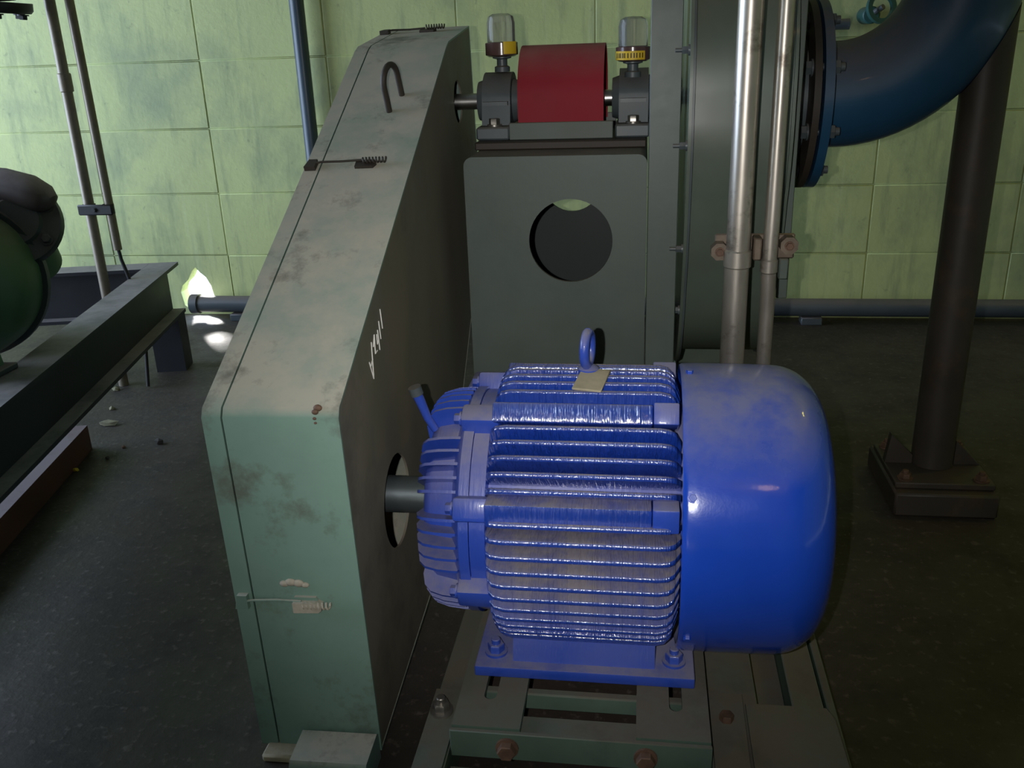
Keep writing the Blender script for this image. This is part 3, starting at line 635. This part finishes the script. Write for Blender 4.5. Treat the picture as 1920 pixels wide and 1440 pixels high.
# ------------------------------------------------------------------ pipes on and along the far wall
t = thing('wall_pipe', (-1.0, 2.725, 0), 'dark blue grey vertical pipe against the green wall', 'pipe')
obj('pipe', cyl(NB(), (-1.002, 2.725, 0.09), (-1.002, 2.725, 3.0), 0.0215, 24), 'blue_grey_pipe', t)
for z in (0.30, 1.35): obj('saddle', box(NB(), -1.032, -0.972, 2.745, 2.7705, z, z+0.03, 0.003), 'blue_grey_pipe', t)
t = thing('floor_pipe', (0, 2.715, 0), 'dark grey pipe lying along the foot of the green wall', 'pipe')
obj('pipe', cyl(NB(), (-1.450, 2.715, 0.051), (3.3, 2.715, 0.045), 0.0265, 24), 'grey_pipe', t)
obj('socket', pipe(NB(), (-1.466, 2.715, 0.051), (-1.440, 2.715, 0.051), 0.032, 0.005, 24), 'grey_pipe', t)
for x in (-1.3, -0.3, 0.5, 1.5, 2.6): obj('rest', box(NB(), x-0.03, x+0.03, 2.69, 2.74, 0.0, 0.022, 0.002), 'grey_pipe', t)
t = thing('wall_valve', (0.585, 2.72, 0.84), 'small dark teal valve on the wall behind the blue elbow', 'valve')
obj('body', cyl(NB(), (0.585, 2.771, 0.855), (0.585, 2.69, 0.855), 0.022, 20, ch=0.003), 'teal', t)
obj('handwheel', lathe(NB(), (0.605, 2.675, 0.872), (0.3, -1, 0.2), [(-0.006, 0.028), (-0.006, 0.040), (0.006, 0.040), (0.006, 0.028)], 28, closed=True), 'teal', t)
obj('branch_pipe', cyl(NB(), (0.54, 2.735, 0.835), (0.42, 2.735, 0.835), 0.014, 16), 'dark_iron', t)
obj('spindle', cyl(NB(), (0.59, 2.69, 0.86), (0.608, 2.668, 0.874), 0.007, 12), 'dark_iron', t)

# ------------------------------------------------------------------ left: beam frame, rusty channel, pump
TH = math.radians(12.0)
fd = Vector((math.sin(TH), -math.cos(TH), 0)); fe = Vector((-math.cos(TH), -math.sin(TH), 0)); F0 = Vector((-1.259, 2.29, 0))
def fpt(a, b, z): return F0+fd*a+fe*b+Vector((0, 0, z))
fr = thing('beam_frame', F0, 'black I-beam floor frame on stub legs by the left edge', 'frame')
def ibeam(name, along, p0, p1, width, zt, zb, tf=0.009, tw=0.007, m='beam', parent=fr):
    """along 'a' or 'b'; width measured inwards from the outer edge"""
    def bx(a0, a1, w0, w1, z0, z1):
        bm_ = NB(); f = (lambda u, v, t: fpt(u, v, t)) if along == 'a' else (lambda u, v, t: fpt(v, u, t))
        prism(bm_, [(a0, w0), (a1, w0), (a1, w1), (a0, w1)], f, z0, z1); return bm_
    w = obj(name, bx(p0, p1, width/2-tw/2, width/2+tw/2, zb+tf+0.0002, zt-tf-0.0002), m, parent)
    obj('top_flange', bx(p0, p1, 0, width, zt-tf, zt), m, w)
    obj('bottom_flange', bx(p0, p1, 0, width, zb, zb+tf), m, w)
ibeam('beam', 'a', 0.0, 1.75, 0.075, 0.290, 0.150)
ibeam('beam', 'b', 0.0755, 1.3, 0.075, 0.290, 0.150)
obj('leg', prism(NB(), [(0.005, 0.003), (0.075, 0.003), (0.075, 0.082), (0.005, 0.082)], lambda u, v, t: fpt(u, v, t), 0.0, 0.1498), 'beam', fr)
obj('leg', prism(NB(), [(1.60, 0.003), (1.67, 0.003), (1.67, 0.082), (1.60, 0.082)], lambda u, v, t: fpt(u, v, t), 0.0, 0.1498), 'beam', fr)
obj('leg', prism(NB(), [(0.003, 1.15), (0.075, 1.15), (0.075, 1.22), (0.003, 1.22)], lambda u, v, t: fpt(u, v, t), 0.0, 0.1498), 'beam', fr)
rch = thing('rusty_channel', fpt(0.6, 0.1, 0), 'red brown rusty steel channel lying on the floor beneath the black beam', 'steel channel')
ro_ = 0.078
obj('web', prism(NB(), [(0.585, ro_), (1.75, ro_), (1.75, ro_+0.006), (0.585, ro_+0.006)], lambda u, v, t: fpt(u, v, t), 0.0062, 0.0518), 'rusty_beam', rch)
obj('flange', prism(NB(), [(0.585, ro_), (1.75, ro_), (1.75, ro_+0.045), (0.585, ro_+0.045)], lambda u, v, t: fpt(u, v, t), 0.052, 0.058), 'rusty_beam', rch)
obj('flange', prism(NB(), [(0.585, ro_), (1.75, ro_), (1.75, ro_+0.045), (0.585, ro_+0.045)], lambda u, v, t: fpt(u, v, t), 0.0, 0.006), 'rusty_beam', rch)
# pump standing on the frame, cut by the left edge of the picture
pu = thing('pump', (-1.26, 1.50, 0.29), 'dusty dark green pump with bolted discharge flange at the left edge', 'pump')
pc = Vector((-1.300, 1.52, 0.425)); pdir = Vector((0.25, -0.95, 0.05)).normalized()
obj('volute', lathe(NB(), pc, pdir, [(-0.16, 0.0), (-0.16, 0.06), (-0.13, 0.11), (-0.09, 0.135), (-0.05, 0.146), (0.0, 0.148), (0.04, 0.142), (0.075, 0.120), (0.09, 0.085), (0.095, 0.0)], 48), 'pump', pu)
obj('volute_rim', lathe(NB(), pc-pdir*0.052, pdir, [(-0.008, 0.14), (-0.008, 0.156), (0.008, 0.156), (0.008, 0.14)], 48, closed=True), 'pump_grime', pu)
f0 = Vector((-1.215, 1.62, 0.520)); fdn = Vector((0.40, -0.80, 0.45)).normalized()
obj('discharge_neck', cyl(NB(), f0-fdn*0.10+Vector((0, 0, -0.05)), f0-fdn*0.0145, 0.055, 32, r1=0.05), 'pump', pu)
fg = obj('discharge_flange', lathe(NB(), f0, fdn, [(-0.014, 0), (-0.014, 0.083), (0.0, 0.087), (0.014, 0.083), (0.014, 0.05), (0.02, 0.045), (0.02, 0)], 40), 'pump_grime', pu)
_, fu, fv = frame_of(fdn)
for k in range(6):
    a = k*PI/3+0.4; p = f0+fdn*0.0145+(fu*math.cos(a)+fv*math.sin(a))*0.067
    obj('bolt', hexbolt(NB(), p, fdn, 0.009, 0.012), 'pump_grime', fg)
kp = [f0+Vector(v) for v in ((-0.20, 0.02, 0.082), (-0.09, 0.02, 0.080), (-0.02, 0.02, 0.074), (0.030, 0.02, 0.060), (0.055, 0.02, 0.046), (0.066, 0.02, 0.036), (0.071, 0.02, 0.030))]
obj('discharge_pipe', tube(NB(), kp, [0.032, 0.032, 0.032, 0.033, 0.030, 0.022, 0.008], 24), 'pump_knob', pu)
lg = obj('leg', prism(NB(), [(-1.200, 0.2905), (-1.150, 0.2905), (-1.172, 0.44), (-1.235, 0.44)], gy, 1.35, 1.42), 'pump', pu)
obj('leg_foot', box(NB(), -1.235, -1.135, 1.335, 1.435, 0.2903, 0.3015, 0.002), 'pump_grime', lg)
for y in (1.35,): obj('bolt', stud(NB(), (-1.145, y+0.005, 0.3015), (0, 0, 1), 0.0075, 0.010), 'bolt', lg)
# two conduits inside the frame with clamp and cable
t3 = thing('conduit', (-1.368, 2.10, 0), 'brown weathered conduit with coupling, left of the far pair', 'conduit', 'brown conduits inside the beam frame')
obj('pipe', cyl(NB(), (-1.366, 2.10, 0.0), (-1.360, 2.10, 1.9), 0.0125, 20), 'galv_old', t3)
obj('coupling', cyl(NB(), (-1.363, 2.10, 0.745), (-1.363, 2.10, 0.788), 0.0155, 20, ch=0.002), 'galv_old', t3)
t4 = thing('conduit', (-1.315, 2.10, 0.36), 'brown weathered conduit whose open end drops a black cable', 'conduit', 'brown conduits inside the beam frame')
obj('pipe', pipe(NB(), (-1.310, 2.10, 0.365), (-1.320, 2.10, 1.9), 0.0105, 0.002, 20), 'galv_old', t4)
cb = tag(obj('cable', tube(NB(), [(-1.311, 2.10, 0.46), (-1.310, 2.10, 0.38), (-1.306, 2.10, 0.34), (-1.296, 2.10, 0.30), (-1.286, 2.10, 0.24), (-1.282, 2.10, 0.12), (-1.285, 2.08, 0.005)], 0.0045, 10), 'cable', origin=(-1.285, 2.08, 0)), 'thin black cable hanging from the brown conduit end', 'cable')
t5 = thing('conduit_clamp', (-1.34, 2.085, 0.465), 'black clamp bar across the two brown conduits', 'clamp')
obj('bar', box(NB(), -1.386, -1.294, 2.080, 2.0865, 0.455, 0.481, 0.003), 'black', t5)
for x in (-1.3645, -1.3135): obj('strap', pipe(NB(), (x, 2.10, 0.456), (x, 2.10, 0.480), 0.0155 if x < -1.33 else 0.0135, 0.0025, 20), 'black', t5)
obj('screw', hexbolt(NB(), (-1.34, 2.0798, 0.468), (0, -1, 0), 0.005, 0.005), 'black', t5)
# dark flanged fitting hanging at the top left corner
t6 = thing('pipe_fitting', (-1.437, 2.0, 0.93), 'black flanged pipe fitting hanging in the top left corner', 'pipe fitting')
obj('flange', lathe(NB(), (-1.437, 2.0, 0.922), (0.1, 0, 1), [(0, 0), (0, 0.075), (0.006, 0.08), (0.022, 0.08), (0.022, 0)], 32), 'black', t6)
obj('drop_pipe', cyl(NB(), (-1.437, 2.0, 0.946), (-1.437, 2.0, 3.0), 0.05, 24), 'black', t6)
for k in range(6):
    a = k*PI/3+0.2; obj('bolt', hexbolt(NB(), (-1.437+0.062*math.cos(a), 2.0+0.062*math.sin(a), 0.9205-0.006*math.cos(a)), (-0.1, 0, -1), 0.009, 0.012), 'black', t6)

# ------------------------------------------------------------------ debris
def chunk(x, y, sx, sy, sz, m, label, cat='stone', rz=0.0, seed=1):
    rnd = random.Random(seed); bm = NB(); bmesh.ops.create_icosphere(bm, subdivisions=1, radius=1.0)
    for v in bm.verts: v.co *= rnd.uniform(0.72, 1.1); v.co.z = max(v.co.z, -0.55)
    zm = min(v.co.z for v in bm.verts)
    for v in bm.verts: v.co.z -= zm
    bmesh.ops.transform(bm, verts=bm.verts, matrix=Matrix.Translation((x, y, 0)) @ Matrix.Rotation(rz, 4, 'Z') @ Matrix.Diagonal((sx, sy, sz, 1)))
    tag(obj('stone_chip', bm, m, origin=(x, y, 0), smooth=20), label, cat, 'chips scattered on the floor')
chunk(-1.252, 1.835, 0.026, 0.013, 0.010, 'stone', 'largest pale concrete chip on the floor between frame and guard', rz=0.1, seed=3)
chunk(-1.073, 1.739, 0.012, 0.009, 0.010, 'stone_dark', 'dark stone chip on the floor nearest the green guard', seed=4)
chunk(-1.228, 1.700, 0.012, 0.010, 0.018, 'brick_chip', 'pinkish brick chip standing at the end of the rusty channel', seed=5)
chunk(-1.365, 2.060, 0.012, 0.010, 0.007, 'stone', 'small pale chip under the black beam near its leg', seed=6)
chunk(-1.144, 1.712, 0.006, 0.005, 0.005, 'brick_chip', 'tiny brown pebble near the dark stone chip', seed=7)
chunk(-1.150, 1.655, 0.006, 0.005, 0.005, 'stone_dark', 'tiny dark pebble on the floor beyond the channel end', seed=8)
chunk(-1.185, 1.592, 0.010, 0.006, 0.005, 'yellow', 'small yellow fleck on the floor beside the rusty channel', cat='fleck', seed=9)
chunk(-1.30, 1.930, 0.010, 0.008, 0.006, 'stone', 'small tan chip behind the largest concrete chip', seed=10)
